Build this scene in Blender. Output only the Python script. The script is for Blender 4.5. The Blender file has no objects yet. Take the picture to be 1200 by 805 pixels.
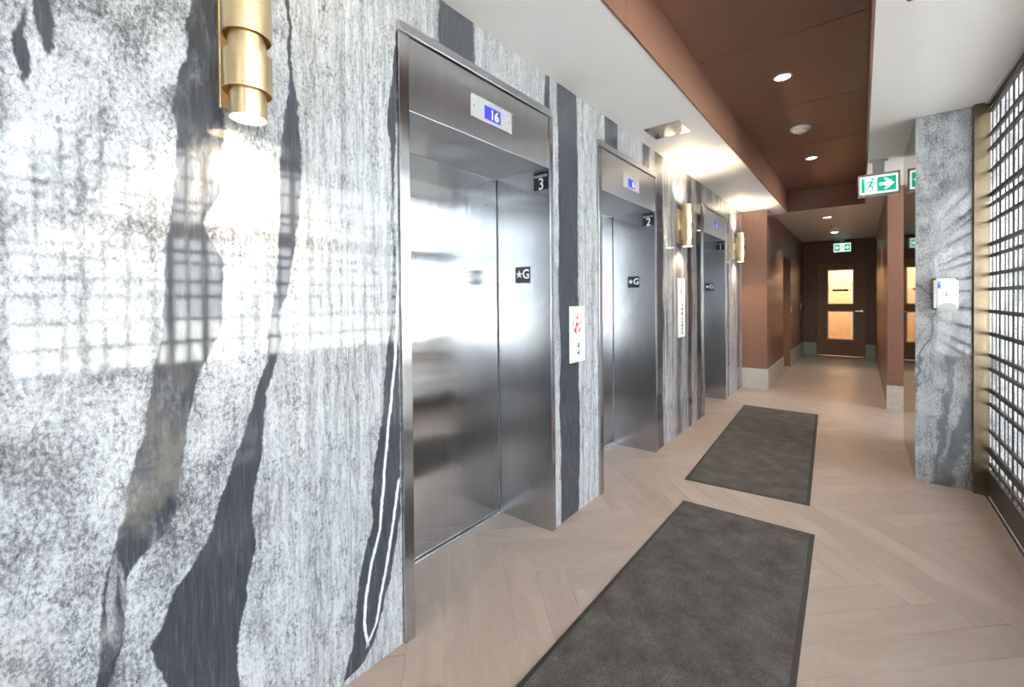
import bpy, bmesh, math, random
from mathutils import Vector, Matrix
random.seed(4)
S = bpy.context.scene
col = S.collection
# ------------------------------------------------------------------ camera
cam = bpy.data.cameras.new('camera'); cam_o = bpy.data.objects.new('camera', cam); col.objects.link(cam_o)
cam.sensor_width = 36.0; cam.sensor_fit = 'HORIZONTAL'
cam.lens = 510.0/1200*36; cam.shift_y = -45.6/1200; cam.clip_start = .02
yaw, pit, rol = map(math.radians, (38.74, -0.61, -0.53))
F = Vector((-math.sin(yaw)*math.cos(pit), math.cos(yaw)*math.cos(pit), math.sin(pit)))
R = Vector((math.cos(yaw), math.sin(yaw), 0)); U = R.cross(F)
R2 = R*math.cos(rol) + U*math.sin(rol); U2 = -R*math.sin(rol) + U*math.cos(rol)
M = Matrix((R2, U2, -F)).transposed().to_4x4(); M.translation = (1.432, 0, 1.37)
cam_o.matrix_world = M
S.camera = cam_o
# ------------------------------------------------------------------ world and exposure
W = bpy.data.worlds.new('world'); S.world = W; W.use_nodes = True
bg = W.node_tree.nodes['Background']; bg.inputs[0].default_value = (.91, .94, 1, 1); bg.inputs[1].default_value = 11.0
S.view_settings.view_transform = 'Standard'; S.view_settings.look = 'None'
S.view_settings.exposure = 0.78; S.view_settings.gamma = 1.0
S.view_settings.use_curve_mapping = False
sun = bpy.data.lights.new('sun_offscreen', 'SUN'); sun.energy = 95.0; sun.angle = math.radians(.6); sun.color = (1, .95, .88)
sun_o = bpy.data.objects.new('sun_offscreen', sun); col.objects.link(sun_o)
sun_o.rotation_euler = Vector((-math.cos(math.radians(52)), .25, -math.sin(math.radians(52)))).to_track_quat('-Z', 'Y').to_euler()
# daylight portals in the lobby glazing (guide the sky light, add none of their own)
GX = 6.1
def portal(x, y0, y1, z0, z1):
    l = bpy.data.lights.new('window_right_portal_offscreen', 'AREA'); l.shape = 'RECTANGLE'; l.size = z1-z0; l.size_y = y1-y0
    l.cycles.is_portal = True
    o = bpy.data.objects.new('window_right_portal_offscreen', l); col.objects.link(o)
    o.location = (x, (y0+y1)/2, (z0+z1)/2); o.rotation_euler = (0, math.radians(90), 0)
portal(GX-.06, -3.4, 6.9, .45, 3.65)
po = bpy.data.lights.new('window_end_portal_offscreen', 'AREA'); po.shape = 'RECTANGLE'; po.size = 3.4; po.size_y = 3.4; po.cycles.is_portal = True
po_o = bpy.data.objects.new('window_far_portal_offscreen', po); col.objects.link(po_o); po_o.location = (4.35, 6.85, 1.85); po_o.rotation_euler = (math.radians(-90), 0, 0)
pb_o = bpy.data.objects.new('window_rear_portal_offscreen', po); col.objects.link(pb_o); pb_o.location = (4.35, -3.52, 1.85); pb_o.rotation_euler = (math.radians(90), 0, 0)

# ------------------------------------------------------------------ node helpers
class NT:
    def __init__(s, name):
        s.m = bpy.data.materials.new(name); s.m.use_nodes = True; s.t = s.m.node_tree; s.n = s.t.nodes
        s.b = s.n['Principled BSDF']
    def new(s, ty, **k):
        n = s.n.new(ty)
        for a, v in k.items(): setattr(n, a, v)
        return n
    def put(s, sock, v):
        if hasattr(v, 'is_output') or isinstance(v, bpy.types.NodeSocket): s.t.links.new(v, sock)
        else:
            if isinstance(v, (tuple, list)) and len(v) == 3 and len(sock.default_value) == 4: v = (*v, 1)
            sock.default_value = v
    def math(s, op, a, b=0.0, c=0.0, clamp=False):
        n = s.new('ShaderNodeMath', operation=op, use_clamp=clamp)
        s.put(n.inputs[0], a); s.put(n.inputs[1], b)
        if op in ('MULTIPLY_ADD', 'SMOOTH_MIN', 'SMOOTH_MAX'): s.put(n.inputs[2], c)
        return n.outputs[0]
    def coord(s, kind='Object'): return s.new('ShaderNodeTexCoord').outputs[kind]
    def map(s, vec, scale=(1, 1, 1), loc=(0, 0, 0)):
        n = s.new('ShaderNodeMapping'); s.put(n.inputs[0], vec); n.inputs[3].default_value = scale; n.inputs[1].default_value = loc
        return n.outputs[0]
    def noise(s, vec, scale, detail=4, rough=.55, dist=0.0):
        n = s.new('ShaderNodeTexNoise'); s.put(n.inputs['Vector'], vec); n.inputs['Scale'].default_value = scale
        n.inputs['Detail'].default_value = detail; n.inputs['Roughness'].default_value = rough; n.inputs['Distortion'].default_value = dist
        return n.outputs[0]
    def ramp(s, fac, stops, mode='LINEAR'):
        n = s.new('ShaderNodeValToRGB'); s.put(n.inputs[0], fac); e = n.color_ramp.elements; n.color_ramp.interpolation = mode
        while len(e) < len(stops): e.new(.5)
        for q, (p, c) in zip(e, stops):
            q.position = p; q.color = (*c, 1) if isinstance(c, (tuple, list)) else (c, c, c, 1)
        return n.outputs[0]
    def mix(s, fac, a, b, mode='MIX'):
        n = s.new('ShaderNodeMix', data_type='RGBA', blend_type=mode)
        s.put(n.inputs[0], fac); s.put(n.inputs[6], a); s.put(n.inputs[7], b); return n.outputs[2]
    def rng(s, v, a, b, c, d, smooth=False):
        n = s.new('ShaderNodeMapRange'); n.interpolation_type = 'SMOOTHSTEP' if smooth else 'LINEAR'
        s.put(n.inputs[0], v)
        for i, q in enumerate((a, b, c, d)): s.put(n.inputs[1+i], q)
        return n.outputs[0]
    def curve(s, v, pts):
        n = s.new('ShaderNodeFloatCurve'); s.put(n.inputs[1], v); c = n.mapping.curves[0]
        pts = sorted(pts)
        while len(c.points) < len(pts): c.points.new(.5, .5)
        for p, q in zip(c.points, pts): p.location = q; p.handle_type = 'VECTOR'
        n.mapping.update(); return n.outputs[0]
    def bump(s, h, strength=.3, dist=.002):
        n = s.new('ShaderNodeBump'); s.put(n.inputs['Height'], h); n.inputs['Strength'].default_value = strength; n.inputs['Distance'].default_value = dist
        s.t.links.new(n.outputs[0], s.b.inputs['Normal'])
    def fin(s, color=None, rough=None, metal=None, spec=None):
        if color is not None: s.put(s.b.inputs['Base Color'], color)
        if rough is not None: s.put(s.b.inputs['Roughness'], rough)
        if metal is not None: s.put(s.b.inputs['Metallic'], metal)
        if spec is not None: s.put(s.b.inputs['Specular IOR Level'], spec)
        return s.m

def plain(name, c, rough=.5, metal=0, var=.06, scale=40, spec=.5):
    t = NT(name); n = t.noise(t.coord(), scale, 3)
    lo = tuple(x*(1-var) for x in c); hi = tuple(min(1, x*(1+var)) for x in c)
    return t.fin(t.ramp(n, [(.35, lo), (.65, hi)]), rough, metal, spec)
def emit(name, c, strength):
    t = NT(name); t.put(t.b.inputs['Base Color'], c); t.put(t.b.inputs['Emission Color'], c); t.b.inputs['Emission Strength'].default_value = strength
    return t.m

# ---- marble: pale speckled stone with broad dark veins whose edges follow curves up the slab
BANDS = dict(
 A1L=[(2.04,.084),(1.98,.071),(1.94,.059),(1.91,.065),(1.88,.072),(1.85,.078),(1.79,.082)],
 A1R=[(2.04,.088),(2.0,.089),(1.97,.089),(1.93,.093),(1.9,.095),(1.86,.087),(1.8,.082)],
 A2L=[(2.04,.093),(2.01,.096),(1.98,.101),(1.95,.108),(1.91,.116)],
 A2R=[(2.06,.132),(1.99,.133),(1.95,.127),(1.92,.116)],
 BL=[(2.2,.388),(2.14,.374),(2.08,.382),(2.04,.378),(1.99,.356),(1.93,.348),(1.88,.344),(1.82,.35),(1.72,.347),(1.65,.339),(1.58,.33),(1.52,.322),(1.43,.317),(1.34,.313),(1.27,.308),(1.21,.293),(1.14,.284),(1.05,.274),(.99,.259),(.91,.242),(.85,.23),(.79,.216),(.74,.2),(.68,.188),(.62,.185),(.54,.179),(.46,.17)],
 BR=[(2.24,.462),(1.99,.462),(1.87,.469),(1.75,.461),(1.67,.451),(1.59,.415),(1.53,.439),(1.48,.462),(1.33,.462),(1.27,.448),(1.2,.409),(1.12,.388),(1.03,.371),(.92,.354),(.83,.347),(.77,.323),(.74,.287),(.72,.264),(.68,.242),(.64,.246),(.57,.236),(.52,.226),(.45,.212)],
 CL=[(2.33,.64),(2.26,.652),(2.17,.643),(2.09,.65),(1.98,.635),(1.89,.621),(1.78,.617),(1.65,.612),(1.51,.605),(1.38,.593),(1.29,.579),(1.22,.571),(1.17,.56),(1.11,.535),(1.06,.525),(1.0,.51),(.93,.48),(.87,.464),(.82,.441),(.76,.424),(.7,.402),(.65,.366),(.61,.333),(.58,.323),(.53,.308),(.48,.276),(.43,.286),(.36,.311)],
 CR=[(2.34,.659),(2.27,.671),(2.18,.662),(2.1,.666),(2.02,.682),(1.91,.688),(1.8,.692),(1.66,.685),(1.52,.664),(1.41,.64),(1.33,.613),(1.25,.617),(1.17,.595),(1.1,.577),(1.01,.565),(.96,.562),(.9,.556),(.85,.546),(.79,.531),(.73,.523),(.63,.536),(.56,.516),(.49,.508),(.42,.493),(.35,.485),(.23,.486)],
 DL=[(2.42,1.064),(2.21,1.041),(2.1,1.016),(2.04,1.019),(1.99,1.034),(1.81,1.036),(1.45,1.034),(1.26,1.02),(1.18,1.003),(.95,.984),(.86,.964),(.75,.94),(.64,.931),(.55,.934),(.46,.904),(.35,.874),(.24,.859),(.12,.843),(.02,.809)],
 DR=[(2.43,1.077),(2.09,1.072),(1.88,1.057),(1.55,1.056),(1.21,1.067),(.87,1.07),(.66,1.067),(.53,1.066),(.43,1.048),(.28,1.013),(.2,.981),(.13,.957),(.08,.934),(.03,.887),(.02,.815)],
)
PALE = dict(
 WL=[(1.6,1.075),(1.14,1.046),(.88,1.01),(.69,.988),(.5,.966),(.39,.931),(.3,.909),(.18,.896),(.1,.909)],
 WR=[(.67,1.059),(.48,1.024),(.33,.991),(.24,.966),(.15,.946),(.1,.912)],
)
STR1 = [(1.0,0),(1.28,.05),(1.31,1),(1.5,1),(1.535,.05),(1.8,.1),(2.1,.05),(2.125,.8),(2.165,.8),(2.18,0),(2.235,0),(2.255,1),(2.455,1),(2.475,0),(2.8,.05)]
STR2 = [(2.8,.05),(2.86,.1),(2.9,.9),(3.06,.95),(3.1,.1),(3.52,.1),(3.58,.7),(3.7,.7),(3.76,.1),(3.83,.3),(3.86,1),(3.99,.95),(4.06,.1),(4.2,.2),(4.36,.1),(4.42,.6),(4.52,.6),(4.6,.15),(4.7,.1),(4.78,.75),(4.86,.7),(4.95,.2),(5.05,.25),(5.12,.8),(5.24,.85),(5.32,.2),(5.7,.6),(5.85,.1),(6.1,.8),(6.25,.2),(6.42,.15),(6.55,.7),(6.65,.25),(6.8,.1),(7.0,.25),(7.14,.6),(7.25,.6),(7.34,.2),(7.5,.2)]
def stone_base(t, y, z, P, streak):
    """pale speckled stone colour as a function of (across, up)"""
    patch = t.noise(t.map(P, (7, 7, 5)), 1.0, 6, .6, .5)
    speck = t.noise(t.map(P, (100, 100, 66)), 1.0, 6, .78, .2)
    grain = t.noise(t.map(P, (80, 80, 11)), 1.0, 6, .68, .5)
    long = t.noise(t.map(P, (26, 26, 1.3), (2, 6, 3)), 1.0, 4, .6, .4)
    a = t.math('MULTIPLY_ADD', patch, .45, t.math('MULTIPLY', speck, .55))
    b = t.math('MULTIPLY_ADD', long, .30, t.math('MULTIPLY_ADD', speck, .30, t.math('MULTIPLY', grain, .40)))
    v = t.mix(streak, a, b)
    c = t.ramp(v, [(.37, (.04, .043, .05)), (.43, (.13, .135, .147)), (.465, (.215, .222, .240)), (.505, (.335, .344, .365)), (.57, (.485, .494, .515))])
    c = t.mix(t.math('MULTIPLY', streak, .34), c, (.335, .345, .365))
    fleck = t.noise(t.map(P, (120, 120, 75), (7, 3, 5)), 1.0, 3, .6, .6); clus = t.noise(t.map(P, (16, 16, 11), (1, 1, 9)), 1.0, 4, .6)
    fm = t.rng(t.math('MULTIPLY_ADD', clus, .5, t.math('MULTIPLY', fleck, .6)), .60, .66, 0, .6)
    c = t.mix(fm, c, (.075, .078, .085))
    hl = t.math('ABSOLUTE', t.math('SUBTRACT', t.noise(t.map(P, (13, 13, 3.2), (6, 6, 2)), 1.0, 5, .62, .8), .5))
    hm = t.math('MULTIPLY', t.rng(hl, 0, .011, .75, 0), t.rng(t.noise(t.map(P, (5, 5, 3), (8, 2, 2)), 1.0, 2), .48, .6, 0, 1))
    c = t.mix(hm, c, (.06, .063, .07))
    warm = t.noise(t.map(P, (3.5, 3.5, 2.5), (3, 1, 7)), 1.0, 4)
    return t.mix(t.rng(warm, .5, .75, 0, .45), c, t.mix(1.0, c, (.8, .74, .66), 'MULTIPLY'))
def marble_wall():
    t = NT('marble_wall'); P = t.coord('Object')
    sep = t.new('ShaderNodeSeparateXYZ'); t.put(sep.inputs[0], P); y0, z0 = sep.outputs[1], sep.outputs[2]
    w1 = t.noise(t.map(P, (14, 14, 9)), 1.0, 5, .6); w2 = t.noise(t.map(P, (75, 75, 40), (5, 5, 5)), 1.0, 4, .65)
    w3 = t.noise(t.map(P, (2.2, 2.2, 1.3), (1, 4, 2)), 1.0, 2)
    d = t.math('ADD', t.math('MULTIPLY_ADD', w1, .03, -.015), t.math('MULTIPLY_ADD', w2, .018, -.009))
    y = t.math('ADD', y0, d); zn = t.math('MULTIPLY', z0, 1/2.7, clamp=True)
    def edge(pts): return t.math('MULTIPLY', t.curve(zn, [(z/2.7, v/1.2) for z, v in pts]), 1.2)
    dark = None
    for k in ('A1', 'A2', 'B', 'C', 'D'):
        L, Rr = edge(BANDS[k+'L']), edge(BANDS[k+'R'])
        m = t.math('MULTIPLY', t.rng(t.math('SUBTRACT', y, L), 0, .007, 0, 1, True), t.rng(t.math('SUBTRACT', Rr, y), 0, .007, 0, 1, True))
        if k == 'B': mB = m
        if k in ('C', 'B') and k == 'B':   # pale tongues and brown-grey patches run through this vein low down
            pt = t.noise(t.map(P, (26, 26, 7), (9, 2, 4)), 1.0, 5, .6, .6)
            low = t.rng(z0, .62, .95, .95, .25)
            m = t.math('MULTIPLY', m, t.math('SUBTRACT', 1.0, t.math('MULTIPLY', t.rng(pt, .5, .6, 0, 1), t.math('MULTIPLY', low, .7))))
        dark = m if dark is None else t.math('MAXIMUM', dark, m)
    pale = None
    for k in PALE:
        m = t.rng(t.math('ABSOLUTE', t.math('SUBTRACT', t.math('MULTIPLY_ADD', d, .5, y0), edge(PALE[k]))), .003, .008, 1, 0)
        top = max(q[0] for q in PALE[k]); m = t.math('MULTIPLY', m, t.rng(z0, top-.02, top, 1, 0)); m = t.math('MULTIPLY', m, t.rng(z0, .08, .11, 0, 1))
        pale = m if pale is None else t.math('MAXIMUM', pale, m)
    dark = t.math('MULTIPLY', dark, t.math('SUBTRACT', 1.0, pale))
    # straight-running veins further along the wall and behind
    yw = t.math('ADD', y, t.math('MULTIPLY_ADD', w3, .16, -.08))
    s1 = t.curve(t.rng(t.math('MULTIPLY_ADD', t.math('SUBTRACT', yw, y), .6, y), 1.0, 2.8, 0, 1), [((a-1.0)/1.8, b) for a, b in STR1])
    s2 = t.curve(t.rng(yw, 2.8, 7.5, 0, 1), [((a-2.8)/4.7, b) for a, b in STR2])
    fine = t.noise(t.map(P, (30, 30, 1.2)), 1.0, 4)
    sv = t.math('MAXIMUM', t.math('MULTIPLY', s1, t.rng(y0, 1.07, 1.09, 0, 1)), t.math('MULTIPLY', s2, t.rng(y0, 2.8, 2.82, 0, 1)))
    fm = t.math('MULTIPLY', t.rng(fine, .5, .62, 0, .8), t.rng(y0, 3.6, 3.9, 0, 1))
    sv = t.math('MAXIMUM', t.rng(sv, .3, .7, 0, 1), fm)
    back = t.math('MULTIPLY', t.rng(t.noise(t.map(P, (2.6, 2.6, .5)), 1.0, 5), .54, .57, 0, 1), t.rng(y0, -.25, -.2, 1, 0))
    dark = t.math('MAXIMUM', dark, t.math('MAXIMUM', sv, back))
    base = stone_base(t, y0, z0, P, t.rng(t.math('ADD', y0, t.math('MULTIPLY_ADD', w3, .3, -.15)), .45, .75, .1, 1))
    # pale rim beside the veins and faint flecks inside them
    dn = t.noise(t.map(P, (90, 90, 7)), 1.0, 6, .72, .4)
    dcol = t.ramp(dn, [(.3, (.030, .033, .041)), (.55, (.050, .054, .066)), (.7, (.085, .09, .10)), (.78, (.24, .24, .25))])
    br = t.noise(t.map(P, (8, 8, 5), (2, 8, 1)), 1.0, 5, .65)
    dcol = t.mix(t.math('MULTIPLY', mB, t.math('MULTIPLY', t.rng(br, .45, .6, 0, .85), t.rng(z0, .9, 1.3, 1, .1))), dcol, (.15, .14, .125))
    c = t.mix(dark, base, dcol)
    c = t.mix(t.math('MULTIPLY', pale, .9), c, (.6, .61, .62))
    t.b.inputs['IOR'].default_value = 1.5
    t.bump(dark, .05, .0004)
    return t.fin(c, .05, 0, .36)
def marble_pillar():
    t = NT('marble_pillar'); P = t.coord('Object')
    sep = t.new('ShaderNodeSeparateXYZ'); t.put(sep.inputs[0], P); x0, z0 = sep.outputs[0], sep.outputs[2]
    w1 = t.noise(t.map(P, (9, 9, 6)), 1.0, 6, .65)
    x = t.math('MULTIPLY_ADD', t.math('SUBTRACT', w1, .5), .16, x0)
    base = stone_base(t, x0, z0, P, .25)
    veil = t.noise(t.map(P, (5, 5, 1.6), (4, 4, 1)), 1.0, 5, .6, 1.2)
    base = t.mix(t.rng(veil, .48, .66, 0, .6), base, (.34, .36, .39))
    def band(pts, half):
        e = t.math('MULTIPLY', t.curve(t.math('MULTIPLY', z0, 1/2.7, clamp=True), [(z/2.7, (v-1.5)/1.0) for z, v in pts]), 1.0)
        return t.rng(t.math('ABSOLUTE', t.math('SUBTRACT', t.math('SUBTRACT', x, 1.5), e)), half*.6, half, 1, 0)
    m = t.math('MAXIMUM', band([(0, 1.9), (.2, 1.94), (.4, 2.0), (.7, 2.07), (1.2, 2.2)], .05), band([(0, 1.85), (.3, 1.88), (.8, 1.93), (1.1, 1.95), (1.3, 2.0), (1.5, 2.2)], .025))
    m = t.math('MAXIMUM', m, band([(.2, 1.7), (.9, 1.77), (1.1, 1.83), (1.3, 1.87), (1.5, 1.70), (2.7, 1.6)], .010))
    c = t.mix(t.math('MULTIPLY', m, .75), base, (.10, .108, .125))
    return t.fin(c, .06, 0, .5)
def laminate(name, c, axis='z', rough=.38):
    t = NT(name); P = t.coord('Object')
    g = t.noise(t.map(P, {'z': (90, 90, 3), 'y': (90, 3, 90), 'd': (140, 140, 140)}[axis]), 1.0, 4, .6)
    k = t.noise(t.map(P, (400, 400, 400)), 1.0, 2)
    v = t.math('MULTIPLY_ADD', g, .6, t.math('MULTIPLY', k, .4))
    t.bump(v, .15, .0006)
    return t.fin(t.ramp(v, [(.35, tuple(q*.72 for q in c)), (.65, tuple(min(1, q*1.25) for q in c))]), rough, 0, .5)
def brushed(name, c, rough=.34, aniso=.85, vertical=True, metal=1.0):
    t = NT(name); P = t.coord('Object')
    g = t.noise(t.map(P, (220, 220, 1.5) if vertical else (1.5, 1.5, 260)), 1.0, 3, .6)
    t.b.inputs['Anisotropic'].default_value = aniso
    t.b.inputs['Anisotropic Rotation'].default_value = .25 if vertical else 0.0
    v = t.new('ShaderNodeCombineXYZ'); v.inputs[2].default_value = 1.0
    t.put(t.b.inputs['Tangent'], v.outputs[0])
    soft = t.noise(t.map(P, (1.2, 1.2, 2.2)), 1.0, 2)          # slight oil-canning of the sheet
    t.bump(soft, .12, .02)
    return t.fin(t.ramp(g, [(.3, tuple(q*.9 for q in c)), (.7, tuple(min(1, q*1.08) for q in c))]), t.rng(g, .3, .7, rough*.9, rough*1.1), metal)
def tile_mat():
    t = NT('floor_tile'); P = t.coord('Object'); info = t.new('ShaderNodeObjectInfo')
    rnd = info.outputs['Random']
    off = t.new('ShaderNodeCombineXYZ'); t.put(off.inputs[0], t.math('MULTIPLY', rnd, 37.0)); t.put(off.inputs[1], t.math('MULTIPLY', rnd, 91.0))
    add = t.new('ShaderNodeVectorMath', operation='ADD'); t.put(add.inputs[0], P); t.put(add.inputs[1], off.outputs[0]); Q = add.outputs[0]
    v1 = t.noise(t.map(Q, (1.5, 4.5, 1)), 1.0, 4, .5, 1.2)
    v2 = t.noise(t.map(Q, (9, 24, 1)), 1.0, 5, .6, .8)
    vein = t.math('ABSOLUTE', t.math('SUBTRACT', v1, .5))
    c = t.ramp(t.math('MULTIPLY_ADD', v1, .6, t.math('MULTIPLY', v2, .4)), [(.32, (.305, .240, .211)), (.5, (.346, .278, .247)), (.68, (.384, .314, .281))])
    c = t.mix(t.rng(vein, 0, .010, .28, 0), c, (.25, .20, .175))
    br = t.rng(rnd, 0, 1, .955, 1.04)
    hs = t.new('ShaderNodeHueSaturation'); t.put(hs.inputs['Value'], br); t.put(hs.inputs['Color'], c)
    return t.fin(hs.outputs[0], t.rng(v2, .3, .7, .30, .42), 0, .5)
def carpet():
    t = NT('mat_carpet'); P = t.coord('Object')
    a = t.noise(t.map(P, (260, 260, 260)), 1.0, 3, .7); b = t.noise(t.map(P, (7, 7, 7)), 1.0, 6, .65)
    v = t.math('MULTIPLY_ADD', a, .6, t.math('MULTIPLY', b, .4)); t.bump(a, .8, .003)
    return t.fin(t.ramp(v, [(.36, (.034, .031, .029)), (.52, (.083, .076, .071)), (.66, (.165, .152, .142))]), .95, 0, .2)
def glass_mat(name='clear_glass', tint=(.95, .98, .97)):
    m = bpy.data.materials.new(name); m.use_nodes = True; t = m.node_tree; t.nodes.clear()
    o = t.nodes.new('ShaderNodeOutputMaterial'); x = t.nodes.new('ShaderNodeMixShader'); fr = t.nodes.new('ShaderNodeFresnel')
    tr = t.nodes.new('ShaderNodeBsdfTransparent'); tr.inputs[0].default_value = (*tint, 1); g = t.nodes.new('ShaderNodeBsdfGlossy'); g.inputs['Roughness'].default_value = .01
    fr.inputs[0].default_value = 1.45
    t.links.new(fr.outputs[0], x.inputs[0]); t.links.new(tr.outputs[0], x.inputs[1]); t.links.new(g.outputs[0], x.inputs[2]); t.links.new(x.outputs[0], o.inputs[0])
    return m
MT = dict(
 marble=marble_wall(), pillar=marble_pillar(), brown=laminate('brown_laminate', (.215, .112, .078), 'd', .36),
 steel=brushed('brushed_steel', (.50, .51, .53), .13, 1.0), steel_frame=brushed('brushed_steel_frame', (.50, .51, .53), .22, .8),
 steel_h=brushed('brushed_steel_header', (.50, .51, .53), .32, .8),
 brass=brushed('brushed_brass', (.88, .71, .44), .38, .6, vertical=False), bronze=brushed('dark_bronze', (.20, .155, .105), .34, .6),
 bar=plain('bronze_bar', (.075, .062, .05), .45, .6), tile=tile_mat(), grout=plain('floor_grout', (.42, .345, .30), .7),
 lobbyfloor=plain('lobby_floor', (.346, .278, .247), .35, 0, .05, 3), satin=plain('satin_plate', (.40, .40, .41), .5, .35, .03), white=plain('white_paint', (.90, .90, .90), .5, 0, .005, 12), base=plain('grey_stone_base', (.47, .46, .44), .4, 0, .08, 25),
 carpet=carpet(), rubber=plain('black_rubber', (.02, .02, .019), .6), black=plain('black_gap', (.006, .006, .007), .4),
 navy=plain('navy_plate', (.012, .016, .026), .35), lettering=plain('white_lettering', (.85, .85, .85), .5, 0, .01),
 screen=emit('blue_screen', (.010, .014, .55), .75), digit=emit('lit_digit', (.75, .80, 1.0), 1.1),
 whiteplastic=plain('white_plastic', (.82, .83, .84), .3, 0, .01), greyplastic=plain('grey_plastic', (.52, .53, .53), .35, 0, .02), blue=plain('blue_label', (.01, .17, .60), .4, 0, .02),
 darkgrey=plain('dark_plastic', (.045, .045, .05), .4), red=plain('red_print', (.62, .02, .035), .5, 0, .03), chrome=plain('chrome', (.7, .7, .71), .12, 1.0, .02),
 green=emit('exit_green', (.0, .50, .25), .55), exitwhite=emit('exit_white', (.85, .95, .90), .75), warm=emit('warm_lens', (1, .80, .50), 14.0), warmring=emit('warm_glow_ring', (1, .72, .28), 1.6),
 lamp=emit('downlight_lens', (1, .86, .68), 12.0), coollamp=emit('cool_lens', (.75, 1, .9), 4.0),
 darkglass=plain('dark_polished_stone', (.030, .021, .016), .03, 0, .2, 6), glass=glass_mat(), tan=plain('tan_panel', (.62, .42, .24), .5, 0, .08, 6), beige=plain('beige_frame', (.62, .50, .33), .45),
 pink=plain('pink_wall', (.52, .33, .27), .5, 0, .05, 8), concrete=plain('pavement', (.55, .55, .54), .8, 0, .06, 3), mull=plain('dark_mullion', (.05, .05, .055), .4, .5),
 doorbrown=laminate('door_veneer', (.30, .165, .095)),
)

# ------------------------------------------------------------------ geometry helpers
WL = {}
def put(o, parent, loc):
    col.objects.link(o); WL[o.name] = Vector(loc)
    if parent is not None:
        o.parent = parent; o.location = Vector(loc) - WL[parent.name]
    else: o.location = loc
    return o
def tag(o, label=None, cat=None, group=None, kind=None):
    if label: o['label'] = label
    if cat: o['category'] = cat
    if group: o['group'] = group
    if kind: o['kind'] = kind
    return o
def thing(name, loc, label, cat, group=None, kind=None):
    o = bpy.data.objects.new(name, None); o.empty_display_size = .1
    put(o, None, loc); return tag(o, label, cat, group, kind)
def from_bm(name, bm, mat, parent=None, smooth=False, origin=None):
    """bm in world coordinates -> object with its origin at the box centre (or at `origin`)"""
    bmesh.ops.recalc_face_normals(bm, faces=bm.faces)
    if origin is None:
        lo = [min(v.co[i] for v in bm.verts) for i in range(3)]; hi = [max(v.co[i] for v in bm.verts) for i in range(3)]
        origin = Vector([(a+b)/2 for a, b in zip(lo, hi)])
    origin = Vector(origin)
    for v in bm.verts: v.co -= origin
    me = bpy.data.meshes.new(name); bm.to_mesh(me); bm.free()
    me.materials.append(MT[mat] if isinstance(mat, str) else mat)
    if smooth:
        for p in me.polygons: p.use_smooth = True
    return put(bpy.data.objects.new(name, me), parent, origin)
def bx(bm, x0, x1, y0, y1, z0, z1):
    v = [bm.verts.new(p) for p in ((x0,y0,z0),(x1,y0,z0),(x1,y1,z0),(x0,y1,z0),(x0,y0,z1),(x1,y0,z1),(x1,y1,z1),(x0,y1,z1))]
    for q in ((3,2,1,0),(4,5,6,7),(0,1,5,4),(1,2,6,5),(2,3,7,6),(3,0,4,7)): bm.faces.new([v[i] for i in q])
def box(name, x0, x1, y0, y1, z0, z1, mat, parent=None, bev=0, origin=None):
    bm = bmesh.new(); bx(bm, x0, x1, y0, y1, z0, z1)
    if bev: bmesh.ops.bevel(bm, geom=bm.edges[:], offset=bev, segments=2, affect='EDGES', profile=.6)
    return from_bm(name, bm, mat, parent, origin=origin)
def boxes(name, lst, mat, parent=None, origin=None):
    bm = bmesh.new()
    for b in lst: bx(bm, *b)
    return from_bm(name, bm, mat, parent, origin=origin)
def lathe(name, prof, c, mat, parent=None, seg=40, axis='z', closed=True):
    """prof: (radius, height) pairs turned about an axis through c"""
    bm = bmesh.new(); rings = []
    for r, h in prof:
        ring = []
        for i in range(seg):
            a = 2*math.pi*i/seg; p = (r*math.cos(a), r*math.sin(a), h)
            if axis == 'x': p = (p[2], p[0], p[1])
            if axis == 'y': p = (p[0], p[2], p[1])
            ring.append(bm.verts.new((c[0]+p[0], c[1]+p[1], c[2]+p[2])))
        rings.append(ring)
    n = len(rings)
    for k in range(n if closed else n-1):
        a, b = rings[k], rings[(k+1) % n]
        for i in range(seg): bm.faces.new((a[i], a[(i+1) % seg], b[(i+1) % seg], b[i]))
    if not closed:
        for ring in (rings[0], rings[-1]):
            if (ring[0].co-ring[seg//2].co).length > 1e-4: bm.faces.new(ring)
    bmesh.ops.remove_doubles(bm, verts=bm.verts, dist=1e-6)
    o = from_bm(name, bm, mat, parent)
    me = o.data
    for p in me.polygons: p.use_smooth = True
    me.set_sharp_from_angle(angle=math.radians(35))
    return o
def plate(name, pts, face, off, thick, mat, parent):
    """flat polygon: face 'x' -> pts are (y,z), looks to +x; face 'y' -> pts are (x,z), looks to -y; face 'Y' -> looks to -y at off"""
    bm = bmesh.new()
    def at(p, d): return (off+d, p[0], p[1]) if face == 'x' else (p[0], off-d, p[1])
    a = [bm.verts.new(at(p, 0)) for p in pts]; b = [bm.verts.new(at(p, thick)) for p in pts]
    bm.faces.new(a); bm.faces.new(b)
    for i in range(len(pts)): j = (i+1) % len(pts); bm.faces.new((a[i], a[j], b[j], b[i]))
    return from_bm(name, bm, mat, parent)
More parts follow.
